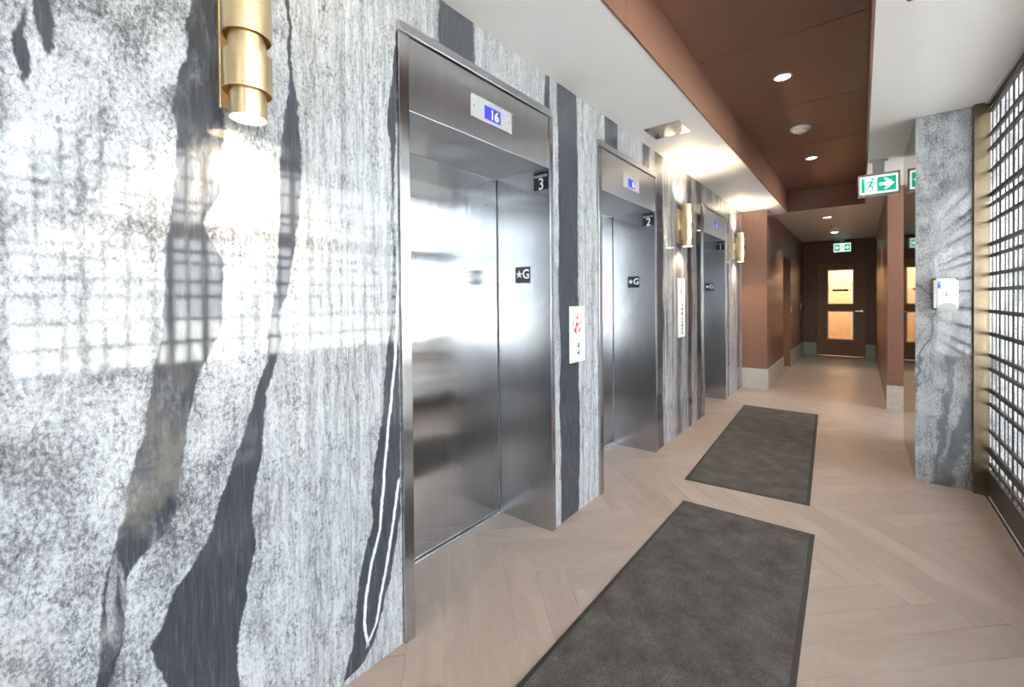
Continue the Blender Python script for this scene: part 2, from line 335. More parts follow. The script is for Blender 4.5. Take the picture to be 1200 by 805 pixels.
def text(s, size, face, off, c, mat, parent, thick=.0006, name='lettering', bold=0.0, sx=1.0):
    cu = bpy.data.curves.new('lettering', 'FONT'); cu.body = s; cu.size = size; cu.align_x = 'CENTER'; cu.align_y = 'CENTER'; cu.extrude = thick; cu.offset = bold; cu.resolution_u = 3
    tmp = bpy.data.objects.new('tmp_text', cu); col.objects.link(tmp)
    dg = bpy.context.evaluated_depsgraph_get(); me = bpy.data.meshes.new_from_object(tmp.evaluated_get(dg))
    bpy.data.objects.remove(tmp)
    me.materials.clear(); me.materials.append(MT[mat]); me.name = name
    xs = [v.co.x for v in me.vertices]; ys = [v.co.y for v in me.vertices]; mx, my = (min(xs)+max(xs))/2, (min(ys)+max(ys))/2
    for v in me.vertices:
        q = v.co.copy(); u, w = (q.x-mx)*sx, q.y-my
        v.co = (q.z, u, w) if face == 'x' else (u, -q.z, w)
    loc = (off+thick, c[0], c[1]) if face == 'x' else (c[0], off-thick, c[1])
    return put(bpy.data.objects.new(name, me), parent, loc)
def spot(loc, energy, color, angle=110, blend=.6, radius=.03, up=False, name='lamp_beam'):
    l = bpy.data.lights.new(name, 'SPOT'); l.energy = energy; l.color = color; l.spot_size = math.radians(angle); l.spot_blend = blend; l.shadow_soft_size = radius
    o = bpy.data.objects.new(name, l); col.objects.link(o); o.location = loc
    if up: o.rotation_euler = (math.pi, 0, 0)

H = 2.683      # ceiling height
# ------------------------------------------------------------------ floor: herringbone of long stone planks
floor = tag(box('floor', -.5, 3.2, -3.6, 12.7, -.10, -.0022, 'grout'), 'beige stone plank floor laid in a herringbone', 'floor', kind='structure')
ST, U0, V0 = .2068, 1.095, 1.194
def clip(poly, a, b, c):          # keep a*x+b*y<=c
    out = []
    for i in range(len(poly)):
        p, q = poly[i], poly[(i+1) % len(poly)]; dp, dq = a*p[0]+b*p[1]-c, a*q[0]+b*q[1]-c
        if dp <= 0: out.append(p)
        if dp*dq < 0:
            s = dp/(dp-dq); out.append((p[0]+s*(q[0]-p[0]), p[1]+s*(q[1]-p[1])))
    return out
def floor_tile(u0, u1, v0, v1, along):
    g = .0011
    uv = [(u0+g, v0+g), (u1-g, v0+g), (u1-g, v1-g), (u0+g, v1-g)]
    poly = [((u-v)/2, (u+v)/2) for u, v in uv]
    for a in ((1, 0, 3.2), (-1, 0, .45), (0, 1, 12.62), (0, -1, 1.0)):
        poly = clip(poly, *a)
        if len(poly) < 3: return
    ar = abs(sum(poly[i][0]*poly[(i+1) % len(poly)][1]-poly[(i+1) % len(poly)][0]*poly[i][1] for i in range(len(poly))))/2
    if ar < .004: return
    cx, cy = sum(p[0] for p in poly)/len(poly), sum(p[1] for p in poly)/len(poly)
    # keep only tiles with some open floor over them
    open_ = any((0 < x < 2.2 and y < 7.45) or (-.45 < x <= .05 and any(a < y < a+1.1 for a in (1.07, 2.74, 5.29))) or (.3 < x < 1.75 and y >= 7.4) or (x >= 2.1 and y < 7) for x, y in poly+[(cx, cy)])
    if not open_: return
    ang = math.radians(45 if along == 'u' else 135); ca, sa = math.cos(ang), math.sin(ang)
    loc = [((x-cx)*ca+(y-cy)*sa, -(x-cx)*sa+(y-cy)*ca) for x, y in poly]
    bm = bmesh.new()
    bt = [bm.verts.new((x, y, -.0022)) for x, y in loc]; md = [bm.verts.new((x, y, -.0008)) for x, y in loc]
    tp = [bm.verts.new((x-math.copysign(min(.0012, abs(x)), x), y-math.copysign(min(.0012, abs(y)), y), 0)) for x, y in loc]
    bm.faces.new(tp)
    for r0, r1 in ((bt, md), (md, tp)):
        for i in range(len(loc)): j = (i+1) % len(loc); bm.faces.new((r0[i], r0[j], r1[j], r1[i]))
    bmesh.ops.recalc_face_normals(bm, faces=bm.faces)
    if tp[0].link_faces and sum(f.normal.z for f in bm.faces) < 0: bmesh.ops.reverse_faces(bm, faces=bm.faces)
    me = bpy.data.meshes.new('floor_tile'); bm.to_mesh(me); bm.free(); me.materials.append(MT['tile'])
    o = put(bpy.data.objects.new('floor_tile', me), floor, (cx, cy, 0)); o.rotation_euler = (0, 0, ang)
for j in range(-30, 75):
    v0 = V0+ST*j
    for m in range(-6, 7):
        i = 6-j+16*m; u0 = U0+ST*i
        if u0+8*ST < -2 or u0 > 17: continue
        floor_tile(u0, u0+8*ST, v0, v0+ST, 'u')
for i in range(-14, 78):
    u0 = U0+ST*i
    for m in range(-6, 7):
        j = 14-i+16*m; v0 = V0+ST*j
        if v0+8*ST < -5 or v0 > 14: continue
        floor_tile(u0, u0+ST, v0, v0+8*ST, 'v')
tag(box('floor_lobby', 3.2, GX+.1, -3.6, 7.0, -.10, 0, 'lobbyfloor'), 'plain stone lobby floor beyond the lattice', 'floor', kind='structure')
tag(box('floor_rear', -.5, 3.2, -3.6, -1.0, -.0035, 0, 'lobbyfloor'), 'plain stone floor at the rear of the lift lobby', 'floor', kind='structure')
tag(box('ground', GX+.1, 60, -50, 60, -.30, -.12, 'concrete'), 'pale pavement outside the windows', 'ground', kind='structure')

# ------------------------------------------------------------------ left wall: marble slabs on a backing
EY = (1.07, 2.74, 5.29); EW = 1.10; ET = 2.48
segs = [(-3.6, 1.07)] + [(EY[i]+EW, EY[i+1]) for i in range(2)] + [(EY[2]+EW, 7.44)]
bk = [(-.55, -.02, a, b, 0, 2.75) for a, b in segs] + [(-.55, -.02, e, e+EW, ET, 2.75) for e in EY] + [(-.60, -.55, -3.6, 7.44, 0, 2.75)]
wl = tag(boxes('wall_left', bk, 'white', origin=(0, 0, 0)), 'grey and white veined marble wall behind the elevators', 'wall', kind='structure')
def slab(y0, y1, z0, z1):
    g = .0007; box('marble_slab', -.02, 0, y0+g, y1-g, z0, z1, 'marble', wl, origin=(0, 0, 0))
for a, b in ((-3.6, -2.2), (-2.2, -.75), (-.75, .847), (.847, 1.07), (2.17, 2.74), (3.84, 4.57), (4.57, 5.29), (6.39, 7.44)): slab(a, b, 0.0, H)
for e in EY: slab(e, e+EW, ET, H)

# ------------------------------------------------------------------ elevators
def star(cx, cz, r):
    return [(cx+(r if k % 2 == 0 else r*.40)*math.sin(k*math.pi/5), cz+(r if k % 2 == 0 else r*.40)*math.cos(k*math.pi/5)) for k in range(10)]
def elevator(y0, num, shown, label):
    e = thing('elevator', (-.2, y0+EW/2, 0), label, 'elevator', 'elevators set in the marble wall')
    yl, yr = y0+.05, y0+1.062
    box('frame_jamb', -.39, .014, y0+.001, yl, 0, 2.4385, 'steel_frame', e, .0025)
    box('frame_jamb', -.39, .014, yr, y0+EW-.001, 0, 2.4385, 'steel_frame', e, .0025)
    box('header_cap', -.05, .018, y0+.001, y0+EW-.001, 2.440, 2.479, 'steel_h', e, .002)
    box('transom_panel', -.391, .006, yl+.001, yr-.001, 2.140, 2.434, 'steel_h', e, .0015)
    d = box('door_panel', -.425, -.394, yl-.04, yr-.010, .010, 2.20, 'steel', e)
    lathe('key_hole', [(.006, 0), (.006, .0012), (.0001, .0012)], (-.394, yr-.10, 1.965), 'black', d, 16, 'x', closed=False)
    box('door_pocket', -.47, -.43, yl-.04, yr+.03, 0, 2.3, 'steel', e)
    s = boxes('sill', [(-.43, -.393, yl, yr, 0, .006), (-.385, -.372, yl, yr, 0, .006)], 'chrome', e)
    box('sill_groove', -.393, -.385, yl, yr, 0, .0006, 'chrome', s)
    p = box('indicator_plate', .006, .009, y0+.41, y0+.715, 2.236, 2.345, 'satin', e, .001)
    box('display_screen', .0085, .0098, y0+.505, y0+.625, 2.252, 2.317, 'screen', p)
    text(shown, .066, 'x', .0098, (y0+.583 if len(shown) > 1 else y0+.598, 2.284), 'digit', p, .0004, 'display_digits')
    for q in (y0+.43, y0+.695): lathe('screw', [(.0035, 0), (.0035, .0012), (.0001, .0015)], (.009, q, 2.29), 'chrome', p, 12, 'x', closed=False)
    g = box('floor_plate', -.246, -.135, yr-.003, yr, 1.473, 1.573, 'navy', e)
    plate('star_mark', star(-.217, 1.526, .0275), 'y', yr-.003, .0008, 'lettering', g)
    text('G', .080, 'y', yr-.003, (-.165, 1.528), 'lettering', g, .0006, 'lettering', .0016, .92)
    for k in range(3): lathe('braille_dot', [(.0022, 0), (.0015, .001), (.0001, .0013)], (-.20+.012*k, yr-.0042, 1.487), 'navy', g, 8, 'y', closed=False)
    n = box('number_plate', -.100, .002, yr-.003, yr, 2.020, 2.128, 'navy', e)
    text(num, .100, 'y', yr-.003, (-.047, 2.056), 'lettering', n, .0006, 'lettering', .001, .85)
    text('ELEVATOR', .019, 'y', yr-.003, (-.049, 2.102), 'lettering', n, .0005)
    return e
elevator(EY[0], '3', '16', 'brushed steel elevator with number 3 plate and display reading 16')
elevator(EY[1], '2', '6', 'brushed steel elevator with number 2 plate, between the two call panels')
elevator(EY[2], '1', '1', 'brushed steel elevator with number 1 plate, next to the brown corridor')

# ------------------------------------------------------------------ brass sconces
def sconce(y, label):
    s = thing('wall_sconce', (0, y, 1.88), label, 'lamp', 'brass sconces on the marble wall')
    x = .088
    box('back_plate', 0, .012, y-.045, y+.045, 1.925, 2.262, 'brass', s, .002)
    box('bracket', .012, .06, y-.015, y+.015, 2.06, 2.15, 'brass', s)
    ri, ro = .047, .0615
    lathe('inner_tube', [(ri, 1.885), (ri, 2.30), (ri-.003, 2.30), (ri-.003, 1.885)], (x, y, 0), 'brass', s, 48)
    for z0, hh in ((1.955, .103), (2.108, .12)):
        rg = lathe('outer_sleeve', [(ro, z0), (ro, z0+hh), (ri, z0+hh), (ri, z0+hh-.003), (ro-.003, z0+hh-.003), (ro-.003, z0)], (x, y, 0), 'brass', s, 48)
        lathe('glow_ring', [(ri+.004, z0+hh-.006), (ro-.006, z0+hh-.006), (ro-.006, z0+hh-.0045), (ri+.004, z0+hh-.0045)], (x, y, 0), 'warmring', rg, 40)
    for z0 in (1.888, 2.295): lathe('lens', [(.0001, z0), (ri-.004, z0), (ri-.004, z0+.002), (.0001, z0+.002)], (x, y, 0), 'warm', s, 40)
    spot((x, y, 1.880), 24, (1, .80, .54), 140, .7, .04, name='sconce_beam')
    spot((x, y, 2.306), 26, (1, .80, .54), 150, .7, .04, up=True, name='sconce_beam_offscreen' if y < 1 else 'sconce_beam')   # the first sconce's upper mouth lies above the frame
sconce(.498, 'brass tube sconce on the marble slab before elevator 3')
sconce(4.47, 'brass tube sconce above the tall call panel between elevators 2 and 1')
sconce(6.91, 'brass tube sconce between elevator 1 and the brown corner wall')

# ------------------------------------------------------------------ call panels
def emblem(y, z, h, p):
    w = h*.40
    def q(pts): plate('fire_emblem', [(y+a*w, z+b*h) for a, b in pts], 'x', .0075, .0004, 'red', p)
    q([(0, .5), (.24, .24), (-.24, .24)])
    q([(-.80, .12), (-.62, .20), (-.62, -.06), (-.80, -.02)])
    q([(.80, .28), (.95, .04), (.62, .04)])
    q([(-.80, -.12), (-.42, -.14), (-.30, .06), (-.15, .06), (-.12, -.40), (-.55, -.30)])
    q([(.80, -.12), (.42, -.14), (.12, -.40), (.55, -.30)])
    q([(-.32, .12), (.34, .12), (.06, -.16)])
    q([(-.08, -.42), (.08, -.42), (0, -.5)])
def call_panel(y0, y1, z0, z1, ez, eh, buttons, label):
    c = thing('call_panel', (0, (y0+y1)/2, z0), label, 'panel')
    p = box('face_plate', 0, .0075, y0, y1, z0, z1, 'whiteplastic', c, .0015)
    m = (y0+y1)/2
    box('engraved_line', .0073, .0079, y0+.025, y1-.025, z1-.045, z1-.0425, 'greyplastic', p)
    text('IN CASE OF FIRE', .014, 'x', .0075, (m, z1-.030), 'greyplastic', p, .0003)
    emblem(m-.005, ez, eh, p)
    for z, r in buttons:
        b = lathe('button', [(r, .0075), (r, .0105), (r*.8, .012), (.0001, .012)], (0, m+.003, z), 'chrome', c, 24, 'x', closed=False)
        plate('button_arrow', [(m+.003-r*.5, z-r*.35), (m+.003+r*.5, z-r*.35), (m+.003, z+r*.5)], 'x', .012, .0005, 'black', b)
    return c
call_panel(2.356, 2.541, .968, 1.325, 1.205, .150, [(1.075, .016), (1.03, .016)], 'white call panel with red emblem and two buttons between elevators 3 and 2')
call_panel(4.43, 4.645, .976, 1.572, 1.455, .12, [(1.30, .013), (1.26, .018), (1.215, .018), (1.165, .012), (1.13, .013), (1.095, .018), (1.06, .014), (1.02, .016)], 'tall white call panel with a column of switches under a sconce')

# ------------------------------------------------------------------ floor mats
def floor_mat(c, label):
    """c: four corners anticlockwise"""
    cx, cy = sum(p[0] for p in c)/4, sum(p[1] for p in c)/4
    t = thing('floor_mat', (cx, cy, 0), label, 'mat', 'floor mats before the elevators')
    def prism(name, k, z0, z1, mat, bev=0):
        pts = []
        for i in range(4):
            p = Vector(c[i]); a = (Vector(c[i-1])-p).normalized(); b = (Vector(c[(i+1) % 4])-p).normalized(); pts.append(p+(a+b)*k)
        bm = bmesh.new(); lo = [bm.verts.new((*p, z0)) for p in pts]
        hi = [bm.verts.new((*(p+((Vector((cx, cy))-p).normalized()*bev)), z1)) for p in pts]
        bm.faces.new(lo); bm.faces.new(hi)
        for i in range(4): bm.faces.new((lo[i], lo[(i+1) % 4], hi[(i+1) % 4], hi[i]))
        return from_bm(name, bm, mat, t)
    prism('rubber_border', 0, .0002, .0045, 'rubber', .006)
    prism('carpet_pile', .022, .0040, .0085, 'carpet', .004)
floor_mat([(.470, .20), (1.292, .22), (1.224, 3.028), (.492, 3.009)], 'dark grey carpet floor mat lying in front of elevator 3')
floor_mat([(.389, 3.363), (1.169, 3.43), (1.043, 6.168), (.264, 6.18)], 'dark grey carpet floor mat stretching from elevator 2 to elevator 1')

# ------------------------------------------------------------------ ceiling with brown coffer
CX0, CX1, CY0, CY1, CZ = .554, 1.472, -2.8, 7.89, 2.988
ceil = tag(boxes('ceiling', [(-.6, CX0-.012, -3.6, CY1, H, H+.03), (CX1+.012, 2.2, -3.6, 7.1, H, H+.03), (CX0-.012, CX1+.012, -3.6, CY0-.012, H, H+.03), (-.6, 2.2, CY1+.012, 12.7, H, H+.03), (CX1+.012, 2.2, 7.1, CY1+.012, H, H+.03), (CX0-.1, CX1+.1, CY0-.1, CY1+.1, CZ+.02, CZ+.05), (CX0-.06, CX0-.012, CY0-.06, CY1+.06, H+.03, CZ+.02), (CX1+.012, CX1+.06, CY0-.06, CY1+.06, H+.03, CZ+.02), (CX0-.06, CX1+.06, CY0-.06, CY0-.012, H+.03, CZ+.02), (CX0-.06, CX1+.06, CY1+.012, CY1+.06, H+.03, CZ+.02)], 'white', origin=(0, 0, 0)), 'smooth white plaster ceiling around a brown coffer', 'ceiling', kind='structure')
cof = thing('ceiling_coffer', ((CX0+CX1)/2, (CY0+CY1)/2, CZ), 'brown laminate coffer recessed in the white ceiling', 'ceiling', kind='structure')
seam = [CY0, -1.58, -.39, .80, 1.99, 3.185, 4.375, 5.56, 6.75, CY1]
for a, b in zip(seam[:-1], seam[1:]):
    box('ceiling_panel', CX0, CX1, a+.004, b-.004, CZ, CZ+.02, 'brown', cof, .001)
    box('side_panel', CX0-.012, CX0, a+.001, b-.001, H-.002, CZ, 'brown', cof)
    box('side_panel', CX1, CX1+.012, a+.001, b-.001, H-.002, CZ, 'brown', cof)
for y0 in (CY0-.012, CY1): box('end_panel', CX0-.012, CX1+.012, y0, y0+.012, H-.002, CZ, 'brown', cof)
box('access_panel', .118, .388, 3.29, 3.555, H-.004, H, 'steel_frame')
tag(bpy.data.objects['access_panel'], 'square metal access panel flush in the white ceiling', 'panel')
def downlight(x, y, z, label, r=.062, lens='lamp', e=45, colr=(1, .86, .68)):
    d = thing('downlight', (x, y, z), label, 'light', 'recessed ceiling downlights')
    lathe('trim_ring', [(r, z), (r, z-.004), (r*.80, z-.007), (r*.76, z-.002), (r*.76, z)], (x, y, 0), 'whiteplastic', d, 36)
    lathe('lens', [(.0001, z-.0012), (r*.755, z-.0012), (r*.755, z-.0002), (.0001, z-.0002)], (x, y, 0), lens, d, 32)
    if e: spot((x, y, z-.02), e, colr, 120, .8, .05, name='downlight_beam')
downlight(.983, 3.755, CZ, 'recessed downlight in the brown coffer, before the smoke detector')
downlight(.983, 6.144, CZ, 'recessed downlight in the brown coffer, past the smoke detector')
downlight(.999, 8.85, H, 'recessed downlight in the corridor ceiling', .07, e=75)
def detector(name, x, y, z, r, label, cat):
    d = thing(name, (x, y, z), label, cat)
    lathe('base', [(.0001, z), (r, z), (r, z-.016), (r*.9, z-.024), (.0001, z-.024)], (x, y, 0), 'whiteplastic', d, 40, closed=False)
    lathe('sensor_cap', [(.0001, z-.024), (r*.72, z-.024), (r*.62, z-.040), (r*.30, z-.046), (.0001, z-.046)], (x, y, 0), 'whiteplastic', d, 36, closed=False)
    for k in range(6):
        a = k*math.pi/3; box('vent_slot', x+r*.69*math.cos(a)-.009, x+r*.69*math.cos(a)+.009, y+r*.69*math.sin(a)-.009, y+r*.69*math.sin(a)+.009, z-.031, z-.0245, 'greyplastic', d)
    lathe('sensor_tip', [(.0001, z-.046), (r*.2, z-.046), (r*.16, z-.058), (.0001, z-.060)], (x, y, 0), 'greyplastic', d, 24, closed=False)
detector('smoke_detector', .98, 4.985, CZ, .085, 'round white smoke detector on the brown coffer', 'detector')
detector('dome_detector', .995, 12.25, H, .07, 'small white dome detector on the corridor ceiling by the door', 'detector')
d = thing('emergency_light', (1.02, 10.84, H), 'round ceiling light glowing cool green in the corridor', 'light')
lathe('housing', [(.0001, H), (.075, H), (.072, H-.02), (.0001, H-.02)], (1.02, 10.84, 0), 'whiteplastic', d, 36, closed=False)
lathe('lens', [(.0001, H-.02), (.058, H-.02), (.045, H-.032), (.0001, H-.036)], (1.02, 10.84, 0), 'coollamp', d, 32, closed=False)
def sprinkler(x, y, label):
    d = thing('sprinkler', (x, y, H), label, 'sprinkler')
    lathe('escutcheon', [(.0001, H), (.036, H), (.03, H-.008), (.0001, H-.009)], (x, y, 0), 'whiteplastic', d, 28, closed=False)
    lathe('head', [(.010, H-.008), (.010, H-.03), (.006, H-.034), (.0001, H-.034)], (x, y, 0), 'chrome', d, 16, closed=False)
    lathe('deflector', [(.0001, H-.044), (.016, H-.044), (.016, H-.046), (.0001, H-.046)], (x, y, 0), 'chrome', d, 16)
    for s in (-1, 1): box('frame_arm', x+s*.009-.0015, x+s*.009+.0015, y-.002, y+.002, H-.045, H-.025, 'chrome', d)
spot((1.02, 10.84, H-.05), 32, (.85, 1, .93), 130, .8, .05, name='emergency_light_beam')
sprinkler(1.60, 2.53, 'ceiling sprinkler head on the white ceiling near the lattice')
sprinkler(1.0, 9.85, 'ceiling sprinkler head in the corridor')

# ------------------------------------------------------------------ brown corridor
BH, BT = .30, .012
def base_run(parent, axis, at, a, b, face):
    """grey stone skirting tiles, joints every 0.6 m"""
    n = max(1, round((b-a)/.62))
    for k in range(n):
        p, q = a+(b-a)*k/n+.001, a+(b-a)*(k+1)/n-.001
        if axis == 'y': box('skirting_tile', min(at, at+face*BT), max(at, at+face*BT), p, q, 0, BH, 'base', parent, .001)
        else: box('skirting_tile', p, q, min(at, at+face*BT), max(at, at+face*BT), 0, BH, 'base', parent, .001)
KX0, KX1, KY = .336, 1.68, 12.55
w = tag(boxes('wall_corner', [(-.6, KX0, 7.44, 7.60, 0, H)], 'brown', origin=(0, 0, 0)), 'brown laminate corner wall facing the lift lobby', 'wall', kind='structure')
bz = tag(boxes('baseboard_corner', [(.0, KX0+.008, 7.434, 7.44, 0, BH-.004)], 'base'), 'grey stone skirting on the brown corner wall', 'baseboard', kind='structure'); base_run(bz, 'x', 7.434, .0, KX0+.012, -1)
w = tag(boxes('wall_corridor_left', [(-.6, KX0, 7.60, 9.15, 0, H), (-.6, KX0, 10.2, 12.7, 0, H), (-.6, KX0, 9.15, 10.2, 2.1, H), (-.6, KX0-.16, 9.15, 10.2, 0, 2.1)], 'brown', origin=(0, 0, 0)), 'dark brown laminate wall with a recessed doorway', 'wall', kind='structure')
bz = tag(boxes('baseboard_corridor_left', [(KX0, KX0+.004, 7.44, 9.15, 0, BH-.004), (KX0, KX0+.004, 10.2, 12.53, 0, BH-.004)], 'base'), 'grey stone skirting along the corridor wall with the doorway', 'baseboard', kind='structure')
base_run(bz, 'y', KX0+.004, 7.44, 9.15, 1); base_run(bz, 'y', KX0+.004, 10.2, 12.53, 1)
d2 = thing('door_2', (.2, 9.68, 0), 'dark door set back in the corridor doorway', 'door', kind='structure')
box('door_leaf', KX0-.16, KX0-.12, 9.17, 10.18, .01, 2.09, 'doorbrown', d2, .002)
box('frame_jamb', KX0-.16, KX0+.004, 9.15, 9.17, 0, 2.10, 'doorbrown', d2); box('frame_jamb', KX0-.16, KX0+.004, 10.18, 10.20, 0, 2.10, 'doorbrown', d2)
hd = lathe('door_handle', [(.025, 0), (.025, .008), (.009, .010), (.009, .045), (.0001, .045)], (KX0-.12, 9.26, 1.02), 'chrome', d2, 20, 'x', closed=False)
w = tag(boxes('wall_corridor_right', [(KX1, KX1+.14, 6.93, 12.7, 0, H)], 'brown', origin=(0, 0, 0)), 'brown laminate wall across from the recessed doorway', 'wall', kind='structure')
w = tag(boxes('wall_hall', [(KX1+.14, 2.6, 6.93, 7.1, 0, 3.7), (2.6, GX, 6.93, 7.1, 0, .12), (2.6, GX, 6.93, 7.1, 3.56, 3.7), (KX1, KX1+.14, 6.925, 6.93, 0, H)], 'brown', origin=(0, 0, 0)), 'brown laminate wall facing the lobby past the marble pillar', 'wall', kind='structure')
bz = tag(boxes('baseboard_hall', [(KX1-.004, 2.6, 6.919, 6.925, 0, BH-.004)], 'base'), 'grey stone skirting on the hall wall past the pillar', 'baseboard', kind='structure'); base_run(bz, 'x', 6.919, KX1-.012, 2.6, -1)
# end wall with the glazed door
DX0, DX1, DZ = .607, 1.505, 2.12
w = tag(boxes('wall_end', [(KX0, DX0, KY, KY+.15, 0, H), (DX1, KX1, KY, KY+.15, 0, H), (DX0, DX1, KY, KY+.15, DZ+.05, H)], 'brown', origin=(0, 0, 0)), 'dark brown laminate wall around the glazed door', 'wall', kind='structure')
bz = tag(boxes('baseboard_end', [(KX0, DX0-.002, KY-.004, KY, 0, BH-.004), (DX1+.002, KX1, KY-.004, KY, 0, BH-.004)], 'base'), 'grey stone skirting beside the glazed door', 'baseboard', kind='structure')
base_run(bz, 'x', KY-.004, KX0+.02, DX0-.002, -1); base_run(bz, 'x', KY-.004, DX1+.002, KX1-.02, -1)
d1 = thing('door_1', ((DX0+DX1)/2, KY, 0), 'brown veneer door with two vision panes and a lever handle', 'door', kind='structure')
WX0, WX1 = .808, 1.31; PZ = ((.375, 1.053), (1.19, 2.01))
leaf = boxes('door_leaf', [(DX0+.004, WX0, KY+.01, KY+.055, .012, DZ), (WX1, DX1-.004, KY+.01, KY+.055, .012, DZ), (WX0, WX1, KY+.01, KY+.055, .012, PZ[0][0]), (WX0, WX1, KY+.01, KY+.055, PZ[0][1], PZ[1][0]), (WX0, WX1, KY+.01, KY+.055, PZ[1][1], DZ)], 'doorbrown', d1)
box('frame_stop', DX0-.02, DX0+.03, KY+.056, KY+.09, 0, DZ, 'doorbrown', d1); box('frame_stop', DX1-.03, DX1+.02, KY+.056, KY+.09, 0, DZ, 'doorbrown', d1); box('frame_stop', DX0-.02, DX1+.02, KY+.061, KY+.09, DZ-.03, DZ+.05, 'doorbrown', d1)
box('header_track', DX0, DX1, KY+.048, KY+.06, DZ+.003, DZ+.05, 'doorbrown', d1)
for z0, z1 in PZ:
    f = .026
    fr = boxes('pane_frame', [(WX0, WX0+f, KY+.002, KY+.06, z0, z1), (WX1-f, WX1, KY+.002, KY+.06, z0, z1), (WX0+f, WX1-f, KY+.002, KY+.06, z0, z0+f), (WX0+f, WX1-f, KY+.002, KY+.06, z1-f, z1)], 'beige', d1)
    box('pane', WX0+f, WX1-f, KY+.028, KY+.034, z0+f, z1-f, 'glass', fr)
pn = box('pane_notice', .91, 1.20, KY+.024, KY+.028, 1.50, 1.545, 'darkgrey', d1); box('notice_strip', .95, 1.14, KY+.0235, KY+.0242, 1.515, 1.53, 'greyplastic', pn)
hd = lathe('handle_rose', [(.030, 0), (.030, -.010), (.012, -.012), (.012, -.05), (.0001, -.05)], (1.45, KY+.01, 1.045), 'chrome', d1, 24, 'y', closed=False)
bm = bmesh.new(); bx(bm, 1.325, 1.462, KY-.052, KY-.036, 1.033, 1.057); bmesh.ops.bevel(bm, geom=bm.edges[:], offset=.006, segments=2, affect='EDGES'); from_bm('handle_lever', bm, 'chrome', hd)
# little vestibule seen through the panes
v = tag(boxes('wall_vestibule', [(.3, 1.8, 14.0, 14.1, 0, 2.6), (.2, .3, 12.7, 14.1, 0, 2.6), (1.8, 1.9, 12.7, 14.1, 0, 2.6), (.2, 1.9, 12.7, 14.1, 2.6, 2.7)], 'tan', origin=(0, 0, 0)), 'tan panelled vestibule behind the door panes', 'wall', kind='structure')
tag(box('floor_vestibule', .2, 1.9, 12.7, 14.1, -.1, 0, 'lobbyfloor'), 'stone floor of the vestibule', 'floor', kind='structure')
g = thing('vestibule_door', (1.42, 13.98, 0), 'grey steel door with a dark pull bar behind the panes', 'door')
box('leaf', 1.24, 1.62, 13.95, 13.995, .02, 2.3, 'greyplastic', g, .003); box('pull_bar', 1.30, 1.35, 13.90, 13.93, .9, 1.75, 'darkgrey', g, .005)
for z in (.95, 1.7): box('bar_standoff', 1.315, 1.335, 13.93, 13.95, z-.01, z+.01, 'darkgrey', g)
l = bpy.data.lights.new('vestibule_lamp', 'AREA'); l.size = .6; l.energy = 45; l.color = (1, .86, .66); o = bpy.data.objects.new('vestibule_lamp', l); col.objects.link(o); o.location = (1.0, 13.3, 2.55)
vl = thing('vestibule_light', (1.0, 13.3, 2.599), 'flat ceiling light of the vestibule', 'light'); box('housing', .68, 1.32, 12.98, 13.62, 2.585, 2.599, 'whiteplastic', vl, .003); box('diffuser', .72, 1.28, 13.02, 13.58, 2.575, 2.586, 'lamp', vl)
# small wall devices
sw = thing('light_switch', (KX0, 10.33, 1.12), 'white light switch beside the recessed doorway', 'switch'); pl = box('plate', KX0, KX0+.006, 10.295, 10.365, 1.06, 1.18, 'whiteplastic', sw, .001); box('rocker', KX0+.006, KX0+.010, 10.313, 10.347, 1.09, 1.15, 'whiteplastic', pl)
ks = thing('key_switch', (KX0, 12.15, 1.5), 'slim steel plate with three round buttons by the corridor end', 'switch'); pl = box('plate', KX0, KX0+.004, 12.09, 12.21, 1.46, 1.72, 'darkgrey', ks, .001)
for z in (1.51, 1.59, 1.67): lathe('button', [(.022, .004), (.022, .012), (.0001, .013)], (KX0, 12.15, z), 'chrome', ks, 16, 'x', closed=False)
cr = thing('card_reader', (KX0, 12.2, 1.12), 'black card reader with a pale edge under the round buttons', 'reader'); box('body', KX0+.01, KX0+.05, 12.16, 12.30, 1.06, 1.22, 'navy', cr, .006); box('back_plate', KX0, KX0+.012, 12.10, 12.30, 1.06, 1.24, 'whiteplastic', cr, .002); box('sensor', KX0+.05, KX0+.052, 12.20, 12.27, 1.09, 1.16, 'blue', cr)

